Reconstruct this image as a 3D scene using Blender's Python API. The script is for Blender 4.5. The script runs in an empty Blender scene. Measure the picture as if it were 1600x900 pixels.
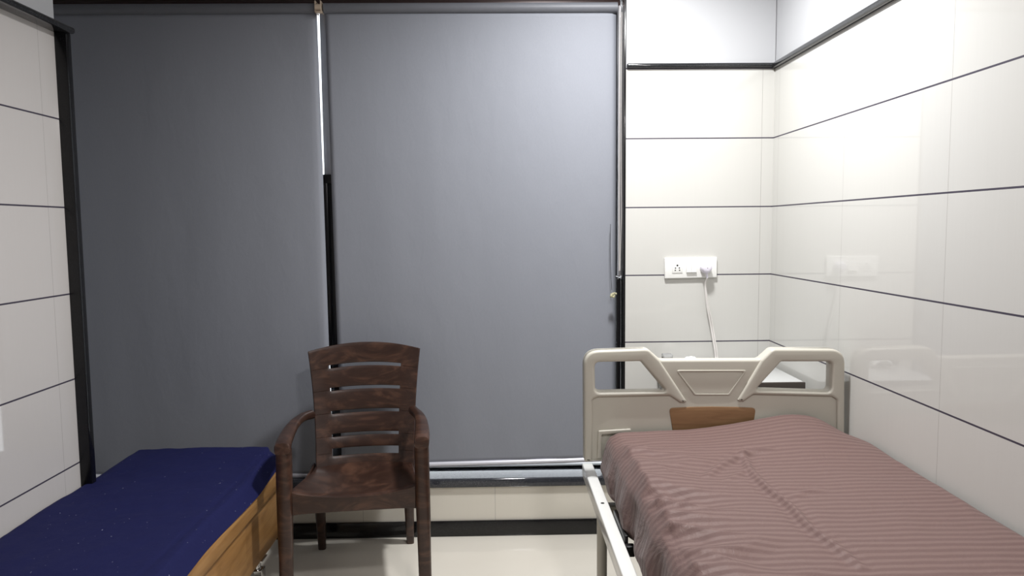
import bpy, bmesh, math, random
from mathutils import Vector, Matrix, noise
S = bpy.context.scene
COL = S.collection
rnd = random.Random(7)

# ------------------------------------------------------------ camera
F, YAW, PITCH, ROLL, HC = 1132.2, 0.0191, -0.0830, -0.0091, 1.3983
fw = Vector((math.sin(YAW)*math.cos(PITCH), math.cos(YAW)*math.cos(PITCH), math.sin(PITCH)))
rt = Vector((math.cos(YAW), -math.sin(YAW), 0)); up = rt.cross(fw)
RT = math.cos(ROLL)*rt + math.sin(ROLL)*up
UP = -math.sin(ROLL)*rt + math.cos(ROLL)*up
cd = bpy.data.cameras.new('camera'); cam = bpy.data.objects.new('camera', cd); COL.objects.link(cam)
cd.sensor_width = 36.0; cd.lens = F/1600*36.0; cd.clip_start = 0.02
M = Matrix((RT, UP, -fw)).transposed().to_4x4(); M.translation = Vector((0, 0, HC)); cam.matrix_world = M
S.camera = cam
def at(px, py, Y):                      # photo pixel -> point on the upright plane at depth Y
    d = fw + RT*((px-800)/F) - UP*((py-450)/F)
    t = Y/d.y
    return (d.x*t, HC + d.z*t)

# ------------------------------------------------------------ light
W = bpy.data.worlds.new('world'); S.world = W; W.use_nodes = True
W.node_tree.nodes['Background'].inputs[0].default_value = (0.93, 0.96, 1, 1)
W.node_tree.nodes['Background'].inputs[1].default_value = 2.2
def area(name, loc, r, power, col=(1, .97, .92), rot=(0, 0, 0), spread=180):
    l = bpy.data.lights.new(name, 'AREA'); l.shape = 'DISK'; l.size = 2*r; l.energy = power; l.color = col
    l.spread = math.radians(spread)
    o = bpy.data.objects.new(name, l); COL.objects.link(o); o.location = loc; o.rotation_euler = rot
    return o
area('ceiling_lamp_over_bed', (0.50, 2.42, 2.735), 0.10, 33, (.995, .995, 1), spread=158)
area('room_fill_light', (0.6, 0.6, 2.735), 0.14, 20, (1, .965, .96))  # unseen fill light, added to lift the left wall and the fronts
vs = S.view_settings
vs.view_transform = 'Standard'; vs.look = 'None'; vs.gamma = 1.0; vs.use_curve_mapping = False
vs.exposure = 0.46

# ------------------------------------------------------------ constants of the room
D, XR, XL, YL, Z0 = 3.206, 1.217, -1.494, 2.545, 1.482
CEIL = 2.75; YB = -2.2

# ------------------------------------------------------------ materials
def lin(c):
    return tuple((v/255/12.92 if v/255 <= .04045 else ((v/255+.055)/1.055)**2.4) for v in c)
class NT:
    def __init__(s, name):
        s.m = bpy.data.materials.new(name); s.m.use_nodes = True
        s.t = s.m.node_tree; s.b = s.t.nodes['Principled BSDF']
    def n(s, typ, **k):
        x = s.t.nodes.new(typ)
        for a, v in k.items(): setattr(x, a, v)
        return x
    def l(s, a, b): s.t.links.new(a, b)
    def math(s, op, a, b=None, c=None):
        x = s.n('ShaderNodeMath', operation=op)
        for i, v in enumerate((a, b, c)):
            if v is None: continue
            if isinstance(v, (int, float)): x.inputs[i].default_value = v
            else: s.l(v, x.inputs[i])
        return x.outputs[0]
    def mix(s, f, a, b):
        x = s.n('ShaderNodeMix', data_type='RGBA')
        for i, v in ((0, f), (6, a), (7, b)):
            if isinstance(v, (int, float)): x.inputs[i].default_value = v
            elif isinstance(v, tuple): x.inputs[i].default_value = v if len(v) == 4 else v+(1,)
            else: s.l(v, x.inputs[i])
        return x.outputs[2]
    def coord(s): return s.n('ShaderNodeTexCoord').outputs['Object']
    def noise(s, vec, scale, detail=3, rough=.5, sc=None, dist=0):
        if sc:
            mp = s.n('ShaderNodeMapping'); mp.inputs['Scale'].default_value = sc; s.l(vec, mp.inputs[0]); vec = mp.outputs[0]
        x = s.n('ShaderNodeTexNoise'); x.inputs['Scale'].default_value = scale; x.inputs['Detail'].default_value = detail
        x.inputs['Roughness'].default_value = rough; x.inputs['Distortion'].default_value = dist
        s.l(vec, x.inputs['Vector']); return x.outputs['Fac']
    def ramp(s, f, stops):
        x = s.n('ShaderNodeValToRGB'); e = x.color_ramp.elements
        while len(e) < len(stops): e.new(.5)
        for i, (p, c) in enumerate(stops): e[i].position = p; e[i].color = tuple(c)+(1,)
        s.l(f, x.inputs[0]); return x.outputs[0]
    def bump(s, h, strength, dist=.01):
        x = s.n('ShaderNodeBump'); x.inputs['Strength'].default_value = strength; x.inputs['Distance'].default_value = dist
        s.l(h, x.inputs['Height']); s.l(x.outputs[0], s.b.inputs['Normal'])
    def col(s, c):
        if isinstance(c, tuple): s.b.inputs['Base Color'].default_value = c+(1,)
        else: s.l(c, s.b.inputs['Base Color'])
        return s
    def set(s, **k):
        for a, v in k.items(): s.b.inputs[a.replace('_', ' ')].default_value = v
        return s

def plain(name, rgb, rough=.5, metal=0, var=.06, scale=30, bump=0):
    t = NT(name); c = lin(rgb); f = t.noise(t.coord(), scale, 4)
    t.col(t.mix(f, tuple(v*(1-var) for v in c), tuple(min(1, v*(1+var)) for v in c)))
    t.set(Roughness=rough, Metallic=metal)
    if bump: t.bump(f, bump, .002)
    return t.m

def tile(name, axis, off, period=.6, zoff=Z0, rgb=(206, 205, 200), vert_w=.0007, vdark=(150, 146, 142)):
    t = NT(name); co = t.coord(); sp = t.n('ShaderNodeSeparateXYZ'); t.l(co, sp.inputs[0])
    h = sp.outputs[axis]; z = sp.outputs[2]
    def line(v, o, per, w):
        a = t.math('FRACT', t.math('DIVIDE', t.math('SUBTRACT', v, o-per/2), per))
        d = t.math('MULTIPLY', t.math('ABSOLUTE', t.math('SUBTRACT', a, .5)), per)
        return t.math('LESS_THAN', d, w)
    hl = line(z, zoff, .3, .0027); vl = line(h, off, period, vert_w)
    # faint fine linen streaks and clouding in the glaze
    st = t.noise(co, 1, 3, .6, (160, 160, 3)); cl = t.noise(co, 1.6, 3)
    base = lin(rgb)
    c1 = t.mix(st, tuple(v*.965 for v in base), base)
    c2 = t.mix(t.math('MULTIPLY', cl, .12), c1, tuple(v*.8 for v in base))
    c3 = t.mix(vl, c2, lin(vdark)); c4 = t.mix(hl, c3, lin((62, 57, 72)))
    t.col(c4); anyl = t.math('MAXIMUM', hl, vl)
    t.l(t.math('ADD', t.math('MULTIPLY', anyl, .5), .035), t.b.inputs['Roughness'])
    t.set(Specular_IOR_Level=.55)
    t.bump(t.math('SUBTRACT', 1.0, anyl), .25, .001)
    return t.m
m_tile_back = tile('glazed_tile_back', 0, 1.165)
m_tile_low = tile('glazed_tile_under_sill', 0, -.024, zoff=Z0+.05, rgb=(226, 221, 209))
m_tile_right = tile('glazed_tile_right', 1, 2.548)
m_tile_left = tile('glazed_tile_left', 1, 2.455, rgb=(208, 204, 201))
m_paint = plain('white_wall_paint', (188, 189, 191), .6, var=.02, scale=4)

def granite(name, rgb, fleck, rough=.12):
    t = NT(name); co = t.coord(); f = t.noise(co, 420, 2, .7); g = t.noise(co, 60, 3)
    c = t.ramp(f, [(.0, lin(rgb)), (.6, lin(rgb)), (.78, lin(fleck))])
    t.col(t.mix(t.math('MULTIPLY', g, .4), c, lin(rgb))); t.set(Roughness=rough); return t.m
m_granite = granite('black_granite', (12, 12, 14), (90, 90, 92), .16)
m_granite_grey = granite('grey_black_granite', (34, 35, 37), (150, 150, 150), .1)

t = NT('floor_tile_cream'); co = t.coord(); sp = t.n('ShaderNodeSeparateXYZ'); t.l(co, sp.inputs[0])
def fl(v, o):
    a = t.math('FRACT', t.math('DIVIDE', t.math('SUBTRACT', v, o-.4), .8))
    return t.math('LESS_THAN', t.math('MULTIPLY', t.math('ABSOLUTE', t.math('SUBTRACT', a, .5)), .8), .0011)
ln = t.math('MAXIMUM', fl(sp.outputs[0], -.33), fl(sp.outputs[1], 2.6))
nz = t.noise(co, 3, 4)
t.col(t.mix(ln, t.mix(nz, lin((214, 208, 196)), lin((226, 221, 210))), lin((60, 55, 50))))
t.set(Roughness=.09, Specular_IOR_Level=.55); m_floor = t.m

def fabric(name, rgb, rough=.8, weave=900, mott=.06, bump=.12, sheen=0):
    t = NT(name); co = t.coord(); w = t.noise(co, weave, 2); g = t.noise(co, 5, 4, .6)
    c = lin(rgb)
    a = t.mix(w, tuple(v*.9 for v in c), tuple(v*1.08 for v in c))
    t.col(t.mix(t.math('MULTIPLY', g, mott*4), a, tuple(v*.8 for v in c)))
    t.set(Roughness=rough, Sheen_Weight=sheen); t.bump(t.math('ADD', t.math('MULTIPLY', w, .25), g), bump, .01); return t.m
t = NT('blind_screen_fabric'); co = t.coord()
w = t.noise(co, 700, 1, .5, (1, 1, .15)); g = t.noise(co, 2.2, 3, .55, (1, 1, .5)); cr = t.noise(co, 14, 3, .6, (1.4, 1, .6), .5)
c = lin((136, 139, 147))
t.col(t.mix(w, tuple(v*.94 for v in c), tuple(v*1.05 for v in c))); t.set(Roughness=.62, Specular_IOR_Level=.35)
t.bump(t.math('ADD', t.math('MULTIPLY', g, 1.0), t.math('MULTIPLY', cr, .12)), .28, .03); m_blind = t.m
m_tube = plain('roller_tube_fabric', (104, 106, 112), .5)
m_rail = plain('brushed_aluminium_rail', (214, 214, 222), .3, .25, scale=60)
m_black_al = plain('black_window_aluminium', (22, 21, 23), .28, .2)
m_daylit_al = plain('daylit_window_aluminium', (176, 174, 176), .3, .25)  # frame metal lightened to stand for reflected daylight
m_brown_al = plain('dark_brown_aluminium', (48, 32, 30), .35, .3)
m_chain = plain('white_plastic_beads', (215, 210, 205), .3)
m_beige = plain('beige_plastic_bracket', (190, 172, 152), .35)
m_crumple = plain('yellowed_clear_plastic', (176, 172, 140), .3, var=.3, scale=300, bump=.4)
m_white = plain('white_switch_plastic', (238, 238, 234), .3, var=.01)
m_plug = plain('white_plug_plastic', (232, 228, 240), .35, var=.01)
m_dark = plain('black_hole_plastic', (12, 12, 12), .6)
m_cable = plain('white_cable_plastic', (214, 210, 206), .35)
m_bedplastic = plain('cream_moulded_plastic', (190, 186, 174), .38, var=.03, scale=7)
m_rail_white = plain('white_enamel_steel', (226, 226, 222), .2, var=.03, scale=15)
m_black_plastic = plain('black_plastic', (18, 17, 18), .35)
m_locker = plain('light_grey_laminate', (188, 189, 188), .18, var=.03, scale=4)
m_locker_edge = plain('dark_grey_laminate_edge', (66, 59, 55), .4)
m_chrome = plain('chrome', (205, 205, 205), .15, 1)
m_rubber = plain('black_rubber', (22, 22, 22), .7)

def wood(name, c0, c1, c2, axis_sc, scale=3.0, rough=.4):
    t = NT(name); co = t.coord()
    f = t.noise(co, scale, 5, .6, axis_sc, 1.2); g = t.noise(co, scale*9, 2, .6, axis_sc)
    c = t.ramp(f, [(.3, lin(c0)), (.5, lin(c1)), (.72, lin(c2))])
    t.col(t.mix(t.math('MULTIPLY', g, .45), c, lin(c0))); t.set(Roughness=rough); return t.m
m_wood_cot = wood('honey_laminate_wood', (122, 86, 46), (160, 118, 70), (184, 142, 90), (14, 1.2, 14), 2.0, .35)
m_wood_panel = wood('brown_wood_print', (128, 96, 66), (150, 116, 82), (164, 130, 94), (1.0, 8, 14), 3.0, .4)
t = NT('brown_moulded_plastic'); co = t.coord()
f = t.noise(co, 4.5, 5, .62, (1, 1, 2.6), 2.6)
t.col(t.ramp(f, [(.28, lin((42, 26, 20))), (.5, lin((56, 37, 29))), (.68, lin((84, 58, 45)))]))
t.set(Roughness=.32, Specular_IOR_Level=.5); t.bump(f, .03, .005); m_chair = t.m
t = NT('navy_blue_cotton'); co = t.coord()
w = t.noise(co, 800, 2); g = t.noise(co, 6, 5, .6, None, .6); sp_ = t.noise(co, 130, 1)
c = t.mix(w, lin((15, 18, 62)), lin((23, 27, 78)))
c = t.mix(t.math('GREATER_THAN', sp_, .80), c, lin((170, 172, 190)))
t.col(c); t.set(Roughness=.85, Sheen_Weight=.0, Specular_IOR_Level=.25); t.bump(t.math('ADD', g, t.math('MULTIPLY', w, .08)), .22, .03); m_navy = t.m
t = NT('brown_satin_stripe_cotton'); co = t.coord(); spx = t.n('ShaderNodeSeparateXYZ')
uv = t.n('ShaderNodeUVMap'); t.l(uv.outputs[0], spx.inputs[0])
wv = t.math('SINE', t.math('MULTIPLY', spx.outputs[1], 2*math.pi/.027))
wob = t.math('MULTIPLY', t.noise(co, 40, 2), .4)
stp = t.n('ShaderNodeMapRange'); stp.inputs[1].default_value = -.5; stp.inputs[2].default_value = .6; t.l(t.math('ADD', wv, t.math('SUBTRACT', wob, .2)), stp.inputs[0])
w = t.noise(co, 900, 2); g = t.noise(co, 9, 5, .62, None, .8)
c = t.mix(stp.outputs[0], lin((100, 78, 74)), lin((113, 91, 86)))
t.col(t.mix(t.math('MULTIPLY', w, .2), c, lin((86, 64, 62))))
t.l(t.math('SUBTRACT', .68, t.math('MULTIPLY', stp.outputs[0], .18)), t.b.inputs['Roughness'])
t.set(Specular_IOR_Level=.22, Sheen_Weight=.1); t.bump(t.math('ADD', g, t.math('MULTIPLY', w, .05)), .3, .03); m_sheet = t.m
m_mattress = fabric('black_rexine_mattress', (24, 21, 22), .5)
g_ = NT('window_glass'); g_.set(Roughness=.02, Transmission_Weight=1.0, IOR=1.45); g_.col((.92, .95, .96))
m_glass = g_.m
g_ = NT('clear_plastic'); g_.set(Roughness=.15, Transmission_Weight=.7); g_.col((.85, .86, .86)); m_clear = g_.m

# ------------------------------------------------------------ mesh helpers
class MB:
    def __init__(s): s.bm = bmesh.new()
    def box(s, a, b, bev=0, seg=2, mat=None):
        bm = bmesh.new(); bmesh.ops.create_cube(bm, size=1)
        c = [(a[i]+b[i])/2 for i in range(3)]; d = [abs(b[i]-a[i]) for i in range(3)]
        for v in bm.verts: v.co = Vector((c[0]+v.co.x*d[0], c[1]+v.co.y*d[1], c[2]+v.co.z*d[2]))
        if bev: bmesh.ops.bevel(bm, geom=bm.edges[:], offset=bev, segments=seg, profile=.5, affect='EDGES')
        s.join(bm, mat); return s
    def join(s, bm, mat=None):
        if mat is not None: bmesh.ops.transform(bm, matrix=mat, verts=bm.verts)
        me = bpy.data.meshes.new('tmp'); bm.to_mesh(me); bm.free(); s.bm.from_mesh(me); bpy.data.meshes.remove(me)
    def cyl(s, p, q, r, r2=None, seg=24, cap=True):
        p, q = Vector(p), Vector(q); d = q-p
        bm = bmesh.new(); bmesh.ops.create_cone(bm, cap_ends=cap, segments=seg, radius1=r, radius2=r if r2 is None else r2, depth=d.length)
        m = Matrix.Translation((p+q)/2) @ d.to_track_quat('Z', 'Y').to_matrix().to_4x4()
        s.join(bm, m); return s
    def sph(s, c, r, seg=12, sc=(1, 1, 1)):
        bm = bmesh.new(); bmesh.ops.create_uvsphere(bm, u_segments=seg, v_segments=max(6, seg//2), radius=r)
        s.join(bm, Matrix.Translation(c) @ Matrix.Diagonal((*sc, 1))); return s
    def tube(s, pts, r, seg=10, flat=1.0):
        pts = [Vector(p) for p in pts]; bm = bmesh.new(); rings = []
        for i, p in enumerate(pts):
            d = (pts[min(i+1, len(pts)-1)]-pts[max(i-1, 0)]).normalized()
            a = d.cross(Vector((0, 1, 0)));
            if a.length < .1: a = d.cross(Vector((1, 0, 0)))
            a.normalize(); b = d.cross(a)
            rings.append([bm.verts.new(p + a*math.cos(2*math.pi*k/seg)*r*flat + b*math.sin(2*math.pi*k/seg)*r) for k in range(seg)])
        for u, v in zip(rings, rings[1:]):
            for k in range(seg): bm.faces.new((u[k], u[(k+1) % seg], v[(k+1) % seg], v[k]))
        bm.faces.new(rings[0][::-1]); bm.faces.new(rings[-1]); s.join(bm); return s
    def loft(s, secs, cap=True):
        bm = bmesh.new(); R = [[bm.verts.new(p) for p in r] for r in secs]; n = len(R[0])
        for u, v in zip(R, R[1:]):
            for k in range(n): bm.faces.new((u[k], u[(k+1) % n], v[(k+1) % n], v[k]))
        if cap: bm.faces.new(R[0][::-1]); bm.faces.new(R[-1])
        bmesh.ops.recalc_face_normals(bm, faces=bm.faces[:]); s.join(bm); return s
    def build(s, name, mat, parent=None, smooth=True, angle=40):
        me = bpy.data.meshes.new(name); s.bm.to_mesh(me); s.bm.free()
        return link(name, me, mat, parent, smooth, angle)
def link(name, me, mat, parent=None, smooth=True, angle=40):
    o = bpy.data.objects.new(name, me); COL.objects.link(o); me.materials.clear(); me.materials.append(mat)
    if smooth:
        me.polygons.foreach_set('use_smooth', [True]*len(me.polygons))
        me.set_sharp_from_angle(angle=math.radians(angle))
    if parent: o.parent = parent
    return o
def tag(o, label, cat, group=None, kind=None):
    o['label'] = label; o['category'] = cat
    if group: o['group'] = group
    if kind: o['kind'] = kind
    return o
def struct(o): o['kind'] = 'structure'; return o
def empty(name, label, cat, loc=(0, 0, 0), rz=0, group=None):
    o = bpy.data.objects.new(name, None); COL.objects.link(o); o.empty_display_size = .1
    o.location = loc; o.rotation_euler = (0, 0, rz); return tag(o, label, cat, group)
def rounded(pts, r, n=6):
    out = []; N = len(pts)
    for i, p in enumerate(pts):
        ri = r[i] if isinstance(r, (list, tuple)) else r
        p = Vector(p[:2]); a = Vector(pts[i-1][:2])-p; b = Vector(pts[(i+1) % N][:2])-p
        if ri <= 0: out.append(p); continue
        ang = a.angle(b); d = min(ri/math.tan(ang/2), a.length*.49, b.length*.49)
        pa, pb = p+a.normalized()*d, p+b.normalized()*d
        for k in range(n+1):
            u = k/n; out.append(pa*(1-u)**2 + p*2*u*(1-u) + pb*u*u)
    return out
def plate(name, loops, y0, y1, bev, mat, parent=None, seg=3):
    """flat polygon (x,z) with holes, given depth y0..y1 and softened edges"""
    cu = bpy.data.curves.new('tmp', 'CURVE'); cu.dimensions = '2D'; cu.fill_mode = 'BOTH'
    for L in loops:
        sp = cu.splines.new('POLY'); sp.points.add(len(L)-1); sp.use_cyclic_u = True
        for i, p in enumerate(L): sp.points[i].co = (p[0], p[1], 0, 1)
    cu.extrude = abs(y1-y0)/2-bev; cu.bevel_depth = bev; cu.bevel_resolution = seg; cu.offset = -bev
    tmp = bpy.data.objects.new('tmp', cu); COL.objects.link(tmp)
    dg = bpy.context.evaluated_depsgraph_get(); dg.update()
    me = bpy.data.meshes.new_from_object(tmp.evaluated_get(dg))
    bpy.data.objects.remove(tmp); bpy.data.curves.remove(cu)
    m = Matrix(((1, 0, 0, 0), (0, 0, -1, (y0+y1)/2), (0, 1, 0, 0), (0, 0, 0, 1)))
    me.transform(m); me.name = name
    bm = bmesh.new(); bm.from_mesh(me); bmesh.ops.remove_doubles(bm, verts=bm.verts, dist=1e-5)
    bmesh.ops.recalc_face_normals(bm, faces=bm.faces[:]); bm.to_mesh(me); bm.free()
    return link(name, me, mat, parent, True, 35)

# ------------------------------------------------------------ room shell
struct(MB().box((-2.3, YB-.1, -.1), (XR+.15, D+.4, 0)).build('floor', m_floor, smooth=False))
struct(MB().box((-2.3, YB-.1, CEIL), (XR+.15, D+.4, CEIL+.1)).build('ceiling', m_paint, smooth=False))
w = struct(MB().box((XR, YB, 0), (XR+.15, D+.2, 2.085)).build('wall_right', m_tile_right, smooth=False))
MB().box((XR+.003, YB, 2.085), (XR+.15, D+.2, CEIL)).build('upper_paint', m_paint, w, False)
w = struct(MB().box((-2.3, YB, 0), (XL, YL, 2.09)).build('wall_left', m_tile_left, smooth=False))
MB().box((-2.3, YB, 2.09), (XL+.003, YL, CEIL)).build('upper_paint', m_paint, w, False)
struct(MB().box((-2.3, YL, 0), (-2.15, D+.4, CEIL)).build('wall_recess', m_paint, smooth=False))
w = struct(MB().box((.566, D, 0), (XR, D+.3, 2.085)).build('wall_back', m_tile_back, smooth=False))
MB().box((.566, D-.002, 2.085), (XR, D+.3, CEIL)).build('upper_paint', m_paint, w, False)
MB().box((-2.15, D, 0), (.566, D+.3, .228)).build('tiles_under_sill', m_tile_low, w, False)
MB().box((-2.15, D+.1, 2.46), (.566, D+.3, CEIL)).build('lintel', m_paint, w, False)
struct(MB().box((-2.3, YB-.1, 0), (XR+.15, YB, CEIL)).build('wall_rear', m_paint, smooth=False))
# black skirting
struct(MB().box((-2.15, D-.01, 0), (XR, D, .072), .002).build('baseboard_back', m_granite))
struct(MB().box((XR-.01, YB, 0), (XR, D-.01, .072), .002).build('baseboard_right', m_granite))
struct(MB().box((XL, YB, 0), (XL+.01, YL, .072), .002).build('baseboard_left', m_granite))
# granite bands at the top of the tiles
struct(MB().box((.567, D-.016, 2.083), (XR-.001, D, 2.103), .007, 3).build('trim_1', m_granite_grey))
struct(MB().box((XR-.018, YB, 2.078), (XR, D-.001, 2.103), .008, 3).build('trim_2', m_granite_grey))
struct(MB().box((XL-.02, YB, 2.072), (XL+.055, YL+.035, 2.094), .0095, 4).build('trim_3', m_granite_grey))
# granite post at the end of the left wall, and the thin edge at the corner of the back wall
struct(MB().box((XL-.3, YL, 0), (XL+.039, YL+.03, 2.072), .002).build('trim_4', m_granite))
struct(MB().box((.558, D-.003, .0725), (.566, D+.1, 2.46), .001).build('trim_5', m_granite))
# granite sill
struct(MB().box((-2.15, D-.014, .228), (.557, D+.17, .270), .008, 3).build('trim_6', granite('blue_grey_granite', (52, 54, 60), (170, 170, 175), .07)))

# ------------------------------------------------------------ window behind the blinds
YW = 3.31
win = struct(MB().box((-2.15, YW, 2.40), (.556, YW+.06, 2.46), .003).build('window_1', m_brown_al))
MB().box((-2.15, YW-.01, 2.372), (.556, YW+.01, 2.40), .002).build('head_rail', m_brown_al, win)
MB().box((-2.15, YW+.02, .270), (.556, YW+.06, .279), .003).build('bottom_rail', m_black_al, win)
MB().box((-.7785, YW, 1.64), (-.70, YW+.05, 2.372), .004).build('mullion', m_daylit_al, win)  # upper length coloured bright, as if daylight struck it
MB().box((-.7785, YW, .27), (-.70, YW+.05, 1.64), .004).build('mullion', m_black_al, win)
f = MB()
f.box((-.83, YW-.005, .84), (-.765, YW+.05, 1.64), .004); f.box((-.83, YW-.008, 1.605), (-.72, YW+.05, 1.645), .004); f.box((-.83, YW-.008, .825), (-.72, YW+.05, .86), .004)
f.build('gap_cover_stile', m_black_al, win)  # dark stile added wide to cover daylight in the middle of the gap
MB().box((-2.1, YW, 1.61), (-.83, YW+.05, 1.65), .003).build('transom', m_black_al, win)
MB().box((-.70, YW, 1.61), (.50, YW+.05, 1.65), .003).build('transom', m_black_al, win)
f = MB(); f.box((.5425, YW-.04, 1.17), (.5575, YW+.06, 2.372), .008, 4); f.build('jamb', m_daylit_al, win)  # upper jamb, daylight reflection put into its colour
f = MB(); f.box((.500, YW, .271), (.542, YW+.06, 2.372), .004); f.box((.535, YW-.04, .271), (.5575, YW+.06, 1.168), .008, 4); f.build('jamb', m_black_al, win)
for x0, x1 in ((-2.1, -.7785), (-.70, .50)):
    MB().box((x0, YW+.03, .279), (x1, YW+.034, 2.372)).build('glass_pane', m_glass, win, False)

# ------------------------------------------------------------ roller blinds
def blind(name, label, xt0, xt1, xb0, xb1, ztop, zb0, zb1, Y, seed, amp, chain=False, bracket_x=None):
    root = empty(name, label, 'roller blind', ((xt0+xt1)/2, Y, ztop), 0, 'grey roller blinds over the window')
    c = Vector(root.location)
    nx, nz = 60, 90; bm = bmesh.new(); g = []
    for j in range(nz+1):
        v = j/nz; row = []
        for i in range(nx+1):
            u = i/nx
            x0 = xt0+(xb0-xt0)*v; x1 = xt1+(xb1-xt1)*v; x = x0+(x1-x0)*u
            zb = zb0+(zb1-zb0)*u; z = ztop+(zb-ztop)*v
            y = Y + amp*v**.5*(noise.noise(Vector((x*1.7, z*.55, seed)))+.35*noise.noise(Vector((x*6, z*1.4, seed+9))))
            y += amp*1.2*max(0, v-.93)/.07*math.sin(u*37+seed)*.35*(.5+.5*math.sin(u*11))
            y += .010*math.exp(-(1-u)*(xt1-xt0)/.012)
            row.append(bm.verts.new(Vector((x, y, z))-c))
        g.append(row)
    for j in range(nz):
        for i in range(nx): bm.faces.new((g[j][i], g[j+1][i], g[j+1][i+1], g[j][i+1]))
    me = bpy.data.meshes.new('fabric'); bm.to_mesh(me); bm.free()
    o = link('fabric', me, m_blind, root, True, 80)
    s = o.modifiers.new('thickness', 'SOLIDIFY'); s.thickness = .0008
    b = MB(); b.cyl(Vector((xt0-.004, Y+.004, ztop+.015))-c, Vector((xt1-(.004 if not chain else -.003), Y+.004, ztop+.015))-c, .023, seg=32)
    b.build('roller_tube', m_tube, root)
    b = MB(); p, q = Vector((xb0+.002, Y, zb0-.004))-c, Vector((xb1-.002, Y, zb1-.004))-c
    b.cyl(p, q, .0115, seg=20); b.build('bottom_rail', m_rail, root)
    if chain:
        b = MB(); n = 190; L = 1.13
        for k in range(n):
            z = -.01-L*k/n; b.sph(Vector((xt1+.010+.002*math.sin(z*3), Y-.024, ztop+z))-c, .0024, 6)
            b.sph(Vector((xt1+.021+.002*math.sin(z*4)-.007*max(0, (-z-.9)/.23), Y-.010, ztop+z))-c, .0024, 6)
        b.build('bead_chain', m_chain, root)
    if bracket_x:
        b = MB(); z = ztop
        b.box((bracket_x-.016, Y-.026, z-.008), (bracket_x-.010, Y+.03, z+.042), .002); b.box((bracket_x+.008, Y-.026, z-.004), (bracket_x+.013, Y+.03, z+.042), .002)
        b.cyl((bracket_x-.013, Y-.02, z+.014), (bracket_x+.011, Y-.02, z+.014), .014, seg=20)
        b.box((bracket_x-.012, Y-.03, z-.012), (bracket_x+.018, Y-.012, z-.002), .003)
        for v in b.bm.verts: v.co -= c
        b.build('bracket', m_beige, root)
    return root
blind('roller_blind', 'wide grey roller blind at left, behind the navy blue cot', -2.05, -.7765, -2.05, -.764, 2.338, .293, .281, 3.25, 3.0, .012)
blind('roller_blind', 'lighter grey roller blind in the middle with white bead chain at its right edge', -.739, .531, -.722, .531, 2.338, .318, .338, 3.248, 12.0, .006, True, -.762)
b = MB(); xx, zz = at(958, 461, 3.2)
for k in range(14): b.sph((xx+rnd.uniform(-.012, .012), 3.2+rnd.uniform(-.006, .006), zz+rnd.uniform(-.009, .009)), rnd.uniform(.004, .007), 6, (1, .6, 1))
tag(b.build('cord_clip', m_crumple, None, False), 'small crumpled yellowish plastic clip at the right edge of the middle blind', 'clip')
b = MB(); pts = []
for k in range(40):
    v = k/39; x, z = at(954-1.0*math.sin(v*3.1)+2*v*v, 350+103*v, 3.225); pts.append((x, 3.225, z))
b.tube(pts, .001, 6); tag(b.build('pull_cord', m_black_plastic), 'thin dark cord hanging down by the right edge of the middle blind', 'cord')

# ------------------------------------------------------------ switch plate, plug, cable
px0, pz0 = .739, 1.168
sw = empty('switch_board', 'white wall switch board with socket and two switches above the hospital bed', 'switch board', (.8555, D, 1.214))
sw.rotation_euler = (0, -.012, 0)
MB().box((-.1165, -.013, -.046), (.1165, 0, .046), .0035, 3).build('plate', m_white, sw)
def socket(x, holes=True):
    b = MB(); b.box((x-.023, -.0155, -.022), (x+.023, -.0125, .024), .001); b.build('socket', m_white, sw)
    o = sw.children[-1]
    h = MB()
    for dx, dz, r in ((0, .012, .0042), (-.0085, .0005, .003), (.0085, .0005, .003), (-.0095, -.0095, .003), (.0095, -.0095, .003)):
        h.cyl((x+dx, -.0158, dz), (x+dx, -.014, dz), r, seg=14)
    h.build('pin_holes', m_dark, o)
socket(-.061)
MB().box((-.0225, -.0145, -.0225), (.0245, -.0125, .0235), .001).build('switch_surround', m_white, sw)
for x in (-.0105, .0115):
    s = MB(); s.loft([[(x-.0105, -.0145, -.020), (x-.0105, -.0225, -.019), (x-.0105, -.0165, .021), (x-.0105, -.0145, .021)], [(x+.0105, -.0145, -.020), (x+.0105, -.0225, -.019), (x+.0105, -.0165, .021), (x+.0105, -.0145, .021)]])
    s.build('switch', m_white, sw, False)
socket(.065)
plug = empty('plug', 'white round plug pushed into the right socket of the switch board', 'plug', (.9185, D-.0165, 1.214))
b = MB(); secs = []
for y, r in ((0, .024), (-.004, .0245), (-.02, .0235), (-.030, .021), (-.034, .016), (-.0355, .008), (-.0355, .002)):
    secs.append([(math.cos(a*math.pi/16)*r, y, math.sin(a*math.pi/16)*r) for a in range(32)])
b.loft(secs); b.build('body', m_plug, plug)
b = MB(); b.cyl((0, -.036, 0), (0, -.034, 0), .002, seg=12); b.build('screw', m_chrome, plug)
b = MB(); b.cyl((0, -.018, -.018), (.004, -.018, -.044), .006, .004); b.build('cord_sleeve', m_plug, plug)
cpx = [(1101, 431), (1102, 445), (1103, 462), (1105, 480), (1108, 496), (1111, 512), (1114, 530), (1117, 547), (1119, 562)]
pts = []
for i, (x, y) in enumerate(cpx):
    Y = 3.187-.02*math.sin(i/8*math.pi)*0 - (.0 if i < 6 else .01*(i-5)); X, Z = at(x, y, Y); pts.append(Vector((X, Y, Z)))
pts[0] = Vector((.9225, D-.0345, 1.170))
pts += [Vector((pts[-1].x+.004, 3.10, .797)), Vector((pts[-1].x-.03, 3.02, .7945)), Vector((.88, 3.0, .7945))]
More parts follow.
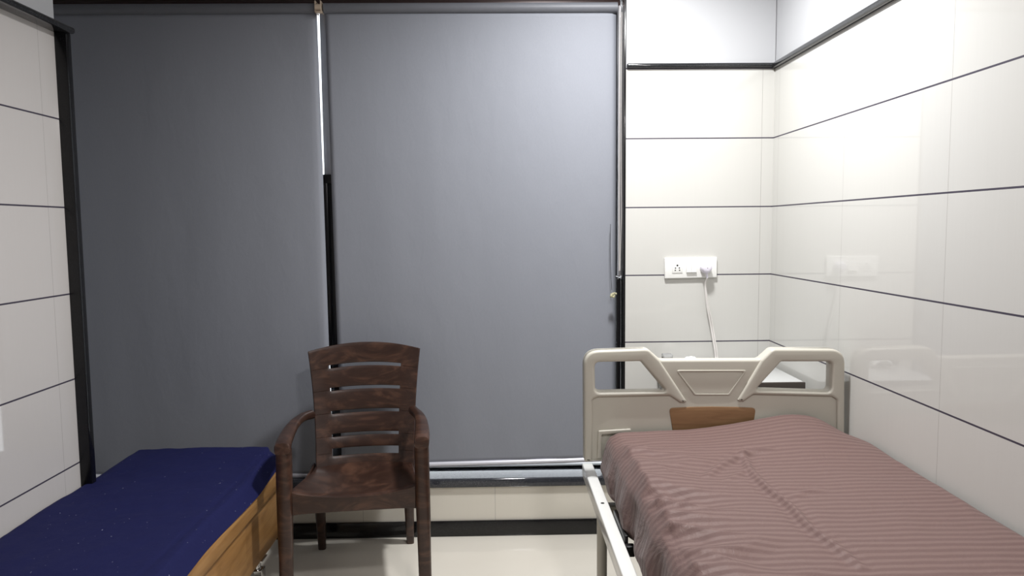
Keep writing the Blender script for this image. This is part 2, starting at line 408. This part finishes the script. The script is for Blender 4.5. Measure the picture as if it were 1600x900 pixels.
def smooth_path(P, n=6):
    out = []
    for i in range(len(P)-1):
        a, b_, c, d = P[max(i-1, 0)], P[i], P[i+1], P[min(i+2, len(P)-1)]
        for k in range(n):
            t_ = k/n; out.append(.5*((2*b_)+(c-a)*t_+(2*a-5*b_+4*c-d)*t_*t_+(3*b_-a-3*c+d)*t_**3))
    out.append(P[-1]); return out
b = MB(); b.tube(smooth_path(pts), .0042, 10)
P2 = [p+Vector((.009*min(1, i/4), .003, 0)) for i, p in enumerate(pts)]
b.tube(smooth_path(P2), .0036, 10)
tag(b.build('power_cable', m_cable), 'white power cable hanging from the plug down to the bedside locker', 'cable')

# ------------------------------------------------------------ bedside locker and what lies on it
lk = empty('bedside_locker', 'light grey bedside locker with dark edged top between headboard and wall', 'locker', (.945, 2.97, 0))
def lb(a, b_, **k): return MB().box((a[0]-.945, a[1]-2.97, a[2]), (b_[0]-.945, b_[1]-2.97, b_[2]), **k)
lb((.705, 2.765, .757), (1.188, 3.185, .789), bev=.001).build('top', m_locker, lk)
lb((.700, 2.752, .738), (1.190, 2.765, .7892), bev=.001).build('front_edge', m_locker_edge, lk)
lb((.715, 2.78, .06), (1.18, 3.18, .757), bev=.003).build('cabinet', m_locker, lk)
for z0, z1, nm in ((.57, .735, 'drawer'), (.08, .56, 'door')):
    o = lb((.72, 2.765, z0), (1.175, 2.78, z1), bev=.003).build(nm, m_locker, lk)
    MB().cyl((-.04, -.225, (z1-.05)), (.04, -.225, (z1-.05)), .006).build('handle', m_chrome, o)
for x in (.74, 1.155):
    for y in (2.80, 3.15): MB().cyl((x-.945, y-2.97, 0), (x-.945, y-2.97, .06), .018).build('foot', m_rubber, lk)
LZ = .7895
x0, _ = at(1035, 557, 3.08)
b = empty('charger_box', 'small black box with clear plastic top at the left of the locker top', 'box', (x0+.03, 3.08, LZ))
MB().box((-.03, -.02, 0), (.012, .02, .046), .003).build('body', m_black_plastic, b)
MB().box((-.03, -.02, .046), (.012, .02, .060), .003).build('clear_lid', m_clear, b)
MB().box((.012, -.015, .002), (.05, .015, .040), .004).build('grey_end', plain('grey_plastic', (150, 148, 146), .3), b)
bm = bmesh.new(); g = []; cx, cz = at(1079, 560, 3.02)
for j in range(13):
    row = []
    for i in range(17):
        u, v = i/16-.5, j/12-.5
        row.append(bm.verts.new((cx+u*.085, 3.02+v*.07, LZ+.008+.050*math.exp(-(u*2.2)**4-(v*1.6)**2)+.006*noise.noise(Vector((u*9, v*9, 3))))))
    g.append(row)
for j in range(12):
    for i in range(16): bm.faces.new((g[j][i], g[j][i+1], g[j+1][i+1], g[j+1][i]))
me = bpy.data.meshes.new('paper'); bm.to_mesh(me); bm.free()
o = link('crumpled_paper', me, plain('white_paper', (240, 240, 238), .7, var=.01), None, True, 80)
o.modifiers.new('thickness', 'SOLIDIFY').thickness = .0015
tag(o, 'folded white paper standing up on the bedside locker behind the headboard', 'paper')

# ------------------------------------------------------------ hospital bed
bed = empty('hospital_bed', 'hospital bed with cream moulded headboard and white steel rails', 'bed', (.75, 1.5, 0))
BO = Vector((.75, 1.5, 0))
def bw(o): o.data.transform(Matrix.Translation(-BO)); return o
YH = 2.45
def poly(P): return [at(x, y, YH) for x, y in P]
outer = rounded(poly([(913.5, 722), (912.5, 549), (1013, 545.5), (1033, 563), (1188, 562.5), (1208, 545.5), (1321, 546), (1320, 722)]), [.01, .055, .03, .02, .02, .03, .055, .01], 8)
holeL = rounded(poly([(930, 567), (1002, 565.5), (1040, 611), (931, 613)]), [.018, .012, .010, .018], 6)
holeR = rounded(poly([(1222, 566), (1300, 566), (1299, 612.5), (1183, 609)]), [.012, .014, .018, .008], 6)
hb = plate('headboard', [outer, holeL, holeR], YH+.008, YH+.052, .009, m_bedplastic, bed, 4); bw(hb)
ringL = rounded(poly([(913.5, 722), (912.5, 549), (1013, 545.5), (1031, 563), (1074, 628), (1064, 630), (1047, 618.5), (934, 621), (926, 625), (925.5, 722)]), [.006, .055, .03, .01, .004, .004, .01, .01, .01, .004], 8)
ringR = rounded(poly([(1320, 722), (1321, 546), (1208, 545.5), (1190, 563), (1152, 626), (1162, 628), (1178, 617), (1300, 620), (1308, 625), (1309, 722)]), [.006, .055, .03, .01, .004, .004, .01, .01, .01, .004], 8)
holeL2 = rounded(poly([(929, 566), (1002.5, 564.5), (1043, 612), (930, 614)]), [.02, .012, .010, .02], 6)
holeR2 = rounded(poly([(1221.5, 565), (1301, 565), (1300, 613.5), (1180.5, 610)]), [.012, .016, .02, .008], 6)
for r, h in ((ringL, holeL2), (ringR, holeR2)): bw(plate('handle_frame', [r, h], YH, YH+.056, .0085, m_bedplastic, hb, 4))
trap = rounded(poly([(1057, 579), (1168, 579), (1141, 618), (1086, 618)]), .006, 4)
trap2 = rounded(poly([(1061, 581), (1164, 581), (1139, 616), (1088, 616)]), .005, 4)
bw(plate('embossed_badge', [trap, trap2], YH+.0045, YH+.02, .0012, m_bedplastic, hb, 2))
wp = rounded(poly([(1046, 638), (1080, 636.5), (1113, 636), (1150, 636.5), (1182, 638), (1172, 700), (1056, 700)]), [.014, 0, 0, 0, .014, .01, .01], 5)
bw(plate('wood_panel', [wp], YH+.004, YH+.02, .0015, m_wood_panel, hb, 2))
nl = rounded(poly([(932, 674), (984, 671), (992, 730), (928, 730)]), .01, 4); nl2 = rounded(poly([(937, 679), (982, 676), (990, 740), (933, 740)]), .01, 4)
bw(plate('recess_rim', [rounded(poly([(935, 673), (986, 670), (986, 676), (940, 679), (940, 716), (933, 716)]), .005, 4)], YH-.002, YH+.02, .003, m_bedplastic, hb, 2))
for sx in (.304, 1.176):
    b = MB(); b.box((sx-.002, .55, .485), (sx+.036, 2.60, .532), .004, 3); bw(b.build('side_rail', m_rail_white, bed))
    r = bed.children[-1]
    for yy in (2.21, 1.5, .8): bw(MB().cyl((sx+.017, yy, .5315), (sx+.017, yy, .5325), .006, seg=16).build('bolt_hole', m_dark, r))
for yy in (2.32, 1.80, 1.25, .7):
    b = MB(); b.box((.34, yy-.02, .44), (1.176, yy+.02, .485), .004); bw(b.build('cross_bar', m_bedplastic, bed))
for sx in (.325, 1.19):
    for yy in (2.25, .72):
        b = MB(); b.cyl((sx, yy, .10), (sx, yy, .486), .0165, seg=24); o = bw(b.build('leg', m_bedplastic, bed))
        b = MB(); b.cyl((sx-.012, yy, .05), (sx+.012, yy, .05), .05, seg=28); bw(b.build('castor_wheel', m_rubber, o))
        b = MB(); b.box((sx-.02, yy-.02, .06), (sx-.014, yy+.02, .115), .002).box((sx+.014, yy-.02, .06), (sx+.02, yy+.02, .115), .002).box((sx-.02, yy-.02, .105), (sx+.02, yy+.02, .118), .002); bw(b.build('castor_fork', m_chrome, o))
b = MB(); b.box((.341, 1.93, .50), (.352, 2.12, .548), .003).box((.341, 1.90, .50), (.365, 1.925, .53), .003); bw(b.build('mattress_stop', m_black_plastic, bed))
b = MB(); b.box((.40, .6, .486), (1.17, 2.43, .505), .003); bw(b.build('bed_deck', m_black_plastic, bed))

# mattress and bed sheet
MX0, MX1, MY0, MY1 = .392, 1.200, .52, 2.432
def mtop(x, y):
    z = .686 + .050*math.exp(-((x-1.03)/.20)**2)*math.exp(-((MY1-y)/.22)**2) + .014*math.exp(-((x-.8)/.3)**2)*math.exp(-((MY1-y)/.3)**2)
    z -= .035*math.exp(-((x-MX1)/.07)**2)*math.exp(-((y-MY1)/.12)**2)
    return z
bm = bmesh.new(); NX, NY = 24, 36; T = []; B = []
for j in range(NY+1):
    y = MY0+(MY1-MY0)*j/NY
    T.append([bm.verts.new((MX0+.004+(MX1-MX0-.008)*i/NX, y, mtop(MX0+(MX1-MX0)*i/NX, y)-.012)) for i in range(NX+1)])
    B.append([bm.verts.new((MX0+.004+(MX1-MX0-.008)*i/NX, y, .506)) for i in range(NX+1)])
for j in range(NY):
    for i in range(NX):
        bm.faces.new((T[j][i], T[j][i+1], T[j+1][i+1], T[j+1][i])); bm.faces.new((B[j][i], B[j+1][i], B[j+1][i+1], B[j][i+1]))
    bm.faces.new((T[j][0], T[j+1][0], B[j+1][0], B[j][0])); bm.faces.new((T[j][NX], B[j][NX], B[j+1][NX], T[j+1][NX]))
for i in range(NX):
    bm.faces.new((T[0][i], B[0][i], B[0][i+1], T[0][i+1])); bm.faces.new((T[NY][i], T[NY][i+1], B[NY][i+1], B[NY][i]))
me = bpy.data.meshes.new('mattress'); bm.to_mesh(me); bm.free()
tag(link('mattress', me, m_mattress, None, True, 30), 'black hospital mattress under the brown striped sheet, showing at its far right corner', 'mattress')

def seg_dist(p, a, b):
    ab = b-a; t_ = max(0, min(1, (p-a).dot(ab)/ab.length_squared)); return (p-(a+ab*t_)).length, t_
def ground(px, py, z):
    d = fw + RT*((px-800)/F) - UP*((py-450)/F); k = (z-HC)/d.z; return Vector((d.x*k, d.y*k))
creases = [([(1160, 708), (1172, 735), (1200, 765), (1232, 788), (1262, 822), (1300, 850), (1345, 885)], .011, .010),
           ([(1105, 745), (1130, 727), (1165, 713), (1200, 709)], .009, .012),
           ([(1135, 752), (1155, 742), (1168, 730)], .004, .010),
           ([(980, 765), (1010, 763), (1045, 778), (1075, 797)], .006, .012),
           ([(1240, 775), (1262, 768), (1285, 765)], .004, .010),
           ([(1395, 720), (1450, 745), (1520, 800)], .003, .015)]
def cr2(P):
    P = [Vector((*p, 0)) for p in P]; return [p.xy for p in smooth_path(P, 6)]
CR = [([ground(p[0], p[1], .69) for p in cr2(P)], h, w_) for P, h, w_ in creases]
def fbm(x, y, s, o=4):
    a = 0; k = 1
    for i in range(o): a += k*noise.noise(Vector((x, y, s+i*7))); x *= 2; y *= 2; k *= .5
    return a
bm = bmesh.new(); uvl = bm.loops.layers.uv.new('UVMap'); NXs, NYs = 190, 340
LS = .150     # hang of the sheet on each side
Wd = MX1-MX0; tot = Wd+2*LS; rows = []; R_ = .035
for j in range(NYs+1):
    y0 = MY0-.01+(MY1+.004-MY0+.01)*j/NYs; row = []
    for i in range(NXs+1):
        # denser sampling on the left edge
        s_ = i/NXs; s = tot*s_ - LS
        side = 0; dx = dz = 0
        yy = y0
        if s < 0:
            q = -s                                        # distance down the side
            a = min(q/R_, 1.0)
            x = MX0 - .006 - .010*math.sin(a*math.pi/2) - .026*min(1, q/.11)
            z = mtop(MX0, y0) - .004 - q - .004*(1-a)
            fo = max(0, (q-.004)/LS)
            near = max(0, min(1, (2.40-y0)/.25))
            ph = y0*21 + 2.2*fbm(y0*1.3, q*3, 5, 2)
            fold = (math.sin(ph)*.6+math.sin(ph*1.9+1.3)*.35)
            x += -.004 + near*fo*(.020*fold) + fo*.022*noise.noise(Vector((y0*3, q*5, 1)))*near
            x = min(x, MX0-.001)
            x += .020*max(0, fo-.8)/.2                 # tucked in under the mattress edge
            x = max(.3435, min(x, MX0-.0015))
            z += near*fo*.02*noise.noise(Vector((y0*5, 1, 8)))
            yy += .012*fo*noise.noise(Vector((y0*6, q*8, 4)))*near
        elif s > Wd:
            q = s-Wd; x = MX1+.004+.001*math.sin(min(q/R_, 1)*math.pi/2); z = mtop(MX1, y0)-.004-q
        else:
            x = MX0+s
            e = min(s, Wd-s)
            z = mtop(x, y0)+.004 - .010*math.exp(-e/.012)
            p = Vector((x, y0))
            d0 = .0045*fbm(x*4, y0*4, 2, 3)
            edge = math.exp(-(s/.17)**2)*min(1, s/.02+.4)
            ridg = 1-abs(2.2*noise.noise(Vector((x*2.2, y0*7+x*6-18*(x-MX0)**2, 3))))
            d0 += edge*(.006*fbm(x*9+y0*2, y0*9-x*4, 6)+.026*max(0, ridg-.3)*1.45-.005)*max(0, min(1, (2.38-y0)/.2))
            for L, h, w_ in CR:
                bd = 9; bt = 0
                for k in range(len(L)-1):
                    dd, tt = seg_dist(p, L[k], L[k+1])
                    if dd < bd: bd = dd; bt = (k+tt)/(len(L)-1)
                if bd < .08:
                    d0 += h*math.sin(math.pi*min(1, max(0, .08+bt*.84)))**.6*(math.exp(-(bd/w_)**2)-.35*math.exp(-((bd-.022)/.014)**2))
            z += max(-.006, d0)
            yy -= .0*max(0, (x-1.02)/.18)*math.exp(-(MY1-y0)/.06); z -= .004*max(0, (x-1.05)/.15)*math.exp(-(MY1-y0)/.05)
        row.append((bm.verts.new((x, yy, z)), s, y0))
    rows.append(row)
for j in range(NYs):
    for i in range(NXs):
        q = (rows[j][i], rows[j][i+1], rows[j+1][i+1], rows[j+1][i]); f_ = bm.faces.new([v[0] for v in q])
        for lp, v in zip(f_.loops, q): lp[uvl].uv = (v[1], v[2])
me = bpy.data.meshes.new('bed_sheet'); bm.to_mesh(me); bm.free()
o = link('bed_sheet', me, m_sheet, None, True, 80); o.modifiers.new('thickness', 'SOLIDIFY').thickness = .0015
tag(o, 'creased brown bed sheet with satin stripes spread over the hospital mattress', 'bed sheet')

# ------------------------------------------------------------ wooden attendant cot with navy mattress
CO = Vector((-1.19, 1.7, 0))
cot = empty('wooden_cot', 'low honey wood box cot on castors along the left wall', 'cot', CO)
def cw(o): o.data.transform(Matrix.Translation(-CO)); return o
CX0, CX1, CY0, CY1 = -1.485, -.897, .75, 2.84
cw(MB().box((CX0, CY0, .165), (CX1, CY1, .42), .002).build('box_body', m_wood_cot, cot))
b = MB(); b.box((CX1-.02, CY0-.005, .388), (CX1+.024, CY1+.006, .446), .003); b.box((CX0, CY0-.005, .418), (CX0+.02, CY1, .446), .003); b.box((CX0+.02, CY1-.02, .418), (CX1-.02, CY1+.006, .446), .003); b.box((CX0+.02, CY0-.005, .418), (CX1-.02, CY0+.02, .446), .003)
cw(b.build('rim', m_wood_cot, cot))
for y0, y1 in ((CY0+.02, 1.60), (1.615, 2.47)):
    cw(MB().box((CX1, y0, .185), (CX1+.006, y1, .384), .002).build('side_panel', m_wood_cot, cot))
for x in (CX0+.07, CX1-.025):
    for y in (CY0+.2, 2.66):
        b = MB(); b.box((x-.03, y-.03, .160), (x+.03, y+.03, .165), .001); b.cyl((x, y, .12), (x, y, .16), .014); b.box((x-.024, y-.022, .045), (x-.020, y+.022, .125), .002); b.box((x+.020, y-.022, .045), (x+.024, y+.022, .125), .002); b.box((x-.024, y-.022, .118), (x+.024, y+.022, .124), .002)
        c_ = cw(b.build('castor', m_chrome, cot))
        b = MB(); b.cyl((x-.016, y, .045), (x+.016, y, .045), .045, seg=28); cw(b.build('wheel', m_rubber, c_))
# mattress
bm = bmesh.new(); X0, X1, Y0, Y1 = -1.489, -.884, .78, 2.952; ZT, ZB = .503, .449
NX, NY = 60, 130; T = []
prof = []
def rr(e, r): return 0 if e >= r else r-math.sqrt(max(0, r*r-(r-e)**2))
grid = []
sides = [(-1, .30), (-1, .65), (-1, 1)]
xs = [(0, 1), (0, .6), (0, .25)]+[(i/NX, 0) for i in range(NX+1)]+[(1, .25), (1, .6), (1, 1)]
ys = [(0, 1), (0, .5)]+[(j/NY, 0) for j in range(NY+1)]+[(1, .5), (1, 1)]
for (v, qy) in ys:
    row = []
    for (u, qx) in xs:
        q = max(qx, qy); x = X0+(X1-X0)*u; y = Y0+(Y1-Y0)*v
        if v > .8 : x += 0
        # far end narrows a little at its right corner
        x -= (.055*max(0, (v-.80)/.20)**1.6)*u
        x -= .020*math.exp(-(1-u)*12)*(.5+.5*noise.noise(Vector((y*3, 0, 4))))
        ex, ey = min(x-X0, (X1-x)), min(y-Y0, Y1-y)
        z = ZT - rr(max(0, min(u, 1-u)*(X1-X0)), .018) - rr(max(0, min(v, 1-v)*(Y1-Y0)), .02)
        z += .006*fbm(x*3, y*3, 3)+.0025*fbm(x*12, y*12, 8)
        z += .010*math.exp(-((x+1.1)/.3)**2-((y-2.9)/.15)**2)
        # seam crease parallel to the right edge
        z -= .004*math.exp(-((x-(-.955-.02*math.sin(y*2)))/.006)**2)
        z -= .007*math.exp(-(((x+1.25)-(y-1.7)*.25)/.02)**2)*max(0, noise.noise(Vector((x*2, y*2, 6))))
        z = z+(ZB-z)*q
        if qx and u == 1: x += .024*q+.030*q*max(0, (v-.8)/.2)**1.6+.003*q*noise.noise(Vector((y*7, 0, 2)))
        if qx and u == 0: x += .0
        row.append(bm.verts.new((max(x, -1.49), y, z)))
    grid.append(row)
for j in range(len(ys)-1):
    for i in range(len(xs)-1): bm.faces.new((grid[j][i], grid[j][i+1], grid[j+1][i+1], grid[j+1][i]))
bd = [e for e in bm.edges if e.is_boundary]; bmesh.ops.contextual_create(bm, geom=bd)
me = bpy.data.meshes.new('cot_mattress'); bm.to_mesh(me); bm.free()
tag(link('cot_mattress', me, m_navy, None, True, 60), 'thin mattress in a plain navy blue cover on the wooden cot', 'mattress')

# ------------------------------------------------------------ plastic armchair
ch = empty('plastic_armchair', 'dark brown moulded plastic armchair with slatted back in front of the blinds', 'armchair', (-.565, 2.86, 0), .115)
def ell(c, ax, ay, n=20, p=3.2, rot=0):
    """superellipse section in xy at point c"""
    out = []
    for k in range(n):
        a = 2*math.pi*k/n; ca, sa = math.cos(a), math.sin(a)
        x = math.copysign(abs(ca)**(2/p), ca)*ax; y = math.copysign(abs(sa)**(2/p), sa)*ay
        out.append((c[0]+x*math.cos(rot)-y*math.sin(rot), c[1]+x*math.sin(rot)+y*math.cos(rot), c[2]))
    return out
ZA = .637
for s in (-1, 1):
    # front leg, running up to the arm
    b = MB(); secs = []
    for z, w_, d_ in ((0, .0235, .024), (.2, .0245, .026), (.36, .027, .032), (.45, .0275, .034), (.55, .0275, .033), (ZA-.03, .0275, .032)):
        secs.append(ell((s*(.246+.006*(1-z/ZA)), -.262-.010*(1-z/ZA), z), w_, d_))
    b.loft(secs); b.build('leg', m_chair, ch)
    # rear leg
    b = MB(); secs = []
    for z, w_, d_ in ((0, .0165, .02), (.2, .022, .026), (.40, .026, .030)):
        secs.append(ell((s*(.192-.004*z/.4), .265-.09*z/.4, z), w_, d_))
    b.loft(secs); b.build('leg', m_chair, ch)
    # arm rest: front cap, sweeps back and inward to the back rest
    b = MB(); secs = []
    path = [(-.294, .247, ZA-.024, .0265, .016), (-.290, .247, ZA-.019, .0278, .022), (-.262, .248, ZA-.016, .0285, .0235), (-.225, .250, ZA-.010, .0285, .016), (-.15, .2505, ZA-.004, .027, .013),
            (-.07, .249, ZA, .0245, .013), (.0, .243, ZA+.002, .022, .014), (.05, .234, ZA+.002, .020, .015), (.085, .224, ZA+.001, .019, .016), (.125, .208+.008*s, ZA-.001, .018, .018)]
    for i, (y, x, z, w_, h_) in enumerate(path):
        a = path[max(0, i-1)]; c = path[min(len(path)-1, i+1)]
        th = math.atan2(c[1]-a[1], c[0]-a[0])
        sec = []
        for k in range(20):
            an = 2*math.pi*k/20; ca, sa = math.cos(an), math.sin(an); p = 2.8
            u_ = math.copysign(abs(ca)**(2/p), ca)*w_; v_ = math.copysign(abs(sa)**(2/p), sa)*h_
            sec.append((s*(x+u_*math.cos(th)), y-u_*math.sin(th), z+v_))
        secs.append(sec)
    b.loft(secs); b.build('armrest', m_chair, ch)
# back rest : curved shell with five slots
def bp(u, v):        # u -1..1 across, v 0..1 up
    z = .375+.505*v
    hw = .2030+.030*v**2.2+.004*v
    y = .148+.122*v+.015*math.sin(v*math.pi)-.0
    y -= .034*(abs(u)**2.2)             # concave towards the sitter
    z += .026*v**3*(1-u*u)*(1 if v > .9 else v) + .004*(1-u*u)*v
    return Vector((u*hw+.014, y, z))
us = [-1, -.985, -.93, -.84, -.76, -.68]+[(-.68+1.36*i/26) for i in range(1, 26)]+[.68, .76, .84, .93, .985, 1]
def vz(z): return (z-.375)/.505
slots = [(.444, .474), (.519, .532), (.611, .624), (.704, .717), (.794, .807)]
vv = {0.0, 1.0}
edges = []
for a, c in slots: edges += [vz(a), vz(c)]
pts_ = sorted([0]+edges+[1]); vs_ = []
for a, c in zip(pts_, pts_[1:]):
    n = 1 if any(abs(a-vz(s_[0])) < 1e-6 for s_ in slots) else 6
    for k in range(n): vs_.append(a+(c-a)*k/n)
vs_.append(1.0)
bm = bmesh.new(); G = [[bm.verts.new(bp(u, v)) for u in us] for v in vs_]
for j in range(len(vs_)-1):
    vm = (vs_[j]+vs_[j+1])/2; isl = any(vz(a) < vm < vz(c) for a, c in slots)
    for i in range(len(us)-1):
        um = (us[i]+us[i+1])/2
        if isl and -.68 < um < .66: continue
        bm.faces.new((G[j][i], G[j][i+1], G[j+1][i+1], G[j+1][i]))
# the slats belly slightly between the slots
for j, v in enumerate(vs_):
    if any(abs(v-vz(e)) < 1e-4 for sl in slots for e in sl): continue
    k = [p for p in pts_ if p <= v+1e-6][-1]; k2 = [p for p in pts_ if p >= v-1e-6]; k2 = k2[0] if k2 else 1
    for i, u in enumerate(us):
        if abs(u) < .70 and k2 > k: G[j][i].co.y -= .0025*math.sin((v-k)/(k2-k)*math.pi)
me = bpy.data.meshes.new('backrest'); bm.to_mesh(me); bm.free()
o = link('backrest', me, m_chair, ch, True, 50)
m_ = o.modifiers.new('thickness', 'SOLIDIFY'); m_.thickness = .014; m_.offset = 0
m_ = o.modifiers.new('soft', 'BEVEL'); m_.width = .0022; m_.segments = 2; m_.limit_method = 'ANGLE'; m_.angle_limit = math.radians(50)
b = MB()      # grooves on the stiles, in line with the slots
for a, c in slots:
    for s in (-1, 1):
        P = [bp(s*t_, vz((a+c)/2))+Vector((0, -.0072, 0)) for t_ in (.70, .8, .9, .98)]
        b = MB(); b.tube(P, .0016, 6); b.build('groove', m_chair, o)
# seat : shallow saddle that turns up at the rear
bm = bmesh.new(); NX, NY = 30, 30; G = []
for j in range(NY+1):
    v = j/NY; row = []
    for i in range(NX+1):
        u = i/NX*2-1; hw = .228-.030*v**1.2; cxx = .010*v
        y = -.268+.425*v
        z = .430+.026*(1-.7*v)*abs(u)**2.3 - .010*math.sin(min(1, v*1.05)*math.pi)*(1-u*u) - .040*v
        z -= .012*max(0, 1-v/.06)**2
        z += .028*max(0, (v-.80)/.20)**1.8
        row.append(bm.verts.new((u*hw+cxx, y, z)))
    G.append(row)
for j in range(NY):
    for i in range(NX): bm.faces.new((G[j][i], G[j][i+1], G[j+1][i+1], G[j+1][i]))
me = bpy.data.meshes.new('seat'); bm.to_mesh(me); bm.free(); o = link('seat', me, m_chair, ch, True, 60)
m_ = o.modifiers.new('thickness', 'SOLIDIFY'); m_.thickness = .010; m_.offset = -1
m_ = o.modifiers.new('soft', 'BEVEL'); m_.width = .003; m_.segments = 2; m_.limit_method = 'ANGLE'
# apron: front and sides
def apron(P0, P1, dip, zt, zb, arch, name, th=.010):
    secs = []; n = 24; P0, P1 = Vector(P0), Vector(P1); d = (P1-P0).normalized(); nrm = Vector((-d.y, d.x))
    for k in range(n+1):
        t_ = k/n; c = P0+(P1-P0)*t_; u = 2*t_-1
        top = zt - dip*(1-abs(u)**2.3); bot = zb + arch*(1-abs(u)**6)
        secs.append([(c.x, c.y, bot), (c.x, c.y, top), (c.x+nrm.x*th, c.y+nrm.y*th, top), (c.x+nrm.x*th, c.y+nrm.y*th, bot)])
    b = MB(); b.loft(secs); o = b.build(name, m_chair, ch)
    m_ = o.modifiers.new('soft', 'BEVEL'); m_.width = .002; m_.segments = 2; m_.limit_method = 'ANGLE'
apron((-.222, -.276), (.222, -.276), .026, .451, .366, .004, 'apron')
for s in (-1, 1): apron((s*.232, -.235), (s*.196, .17), .010, .415, .36, .004, 'side_apron', .008)
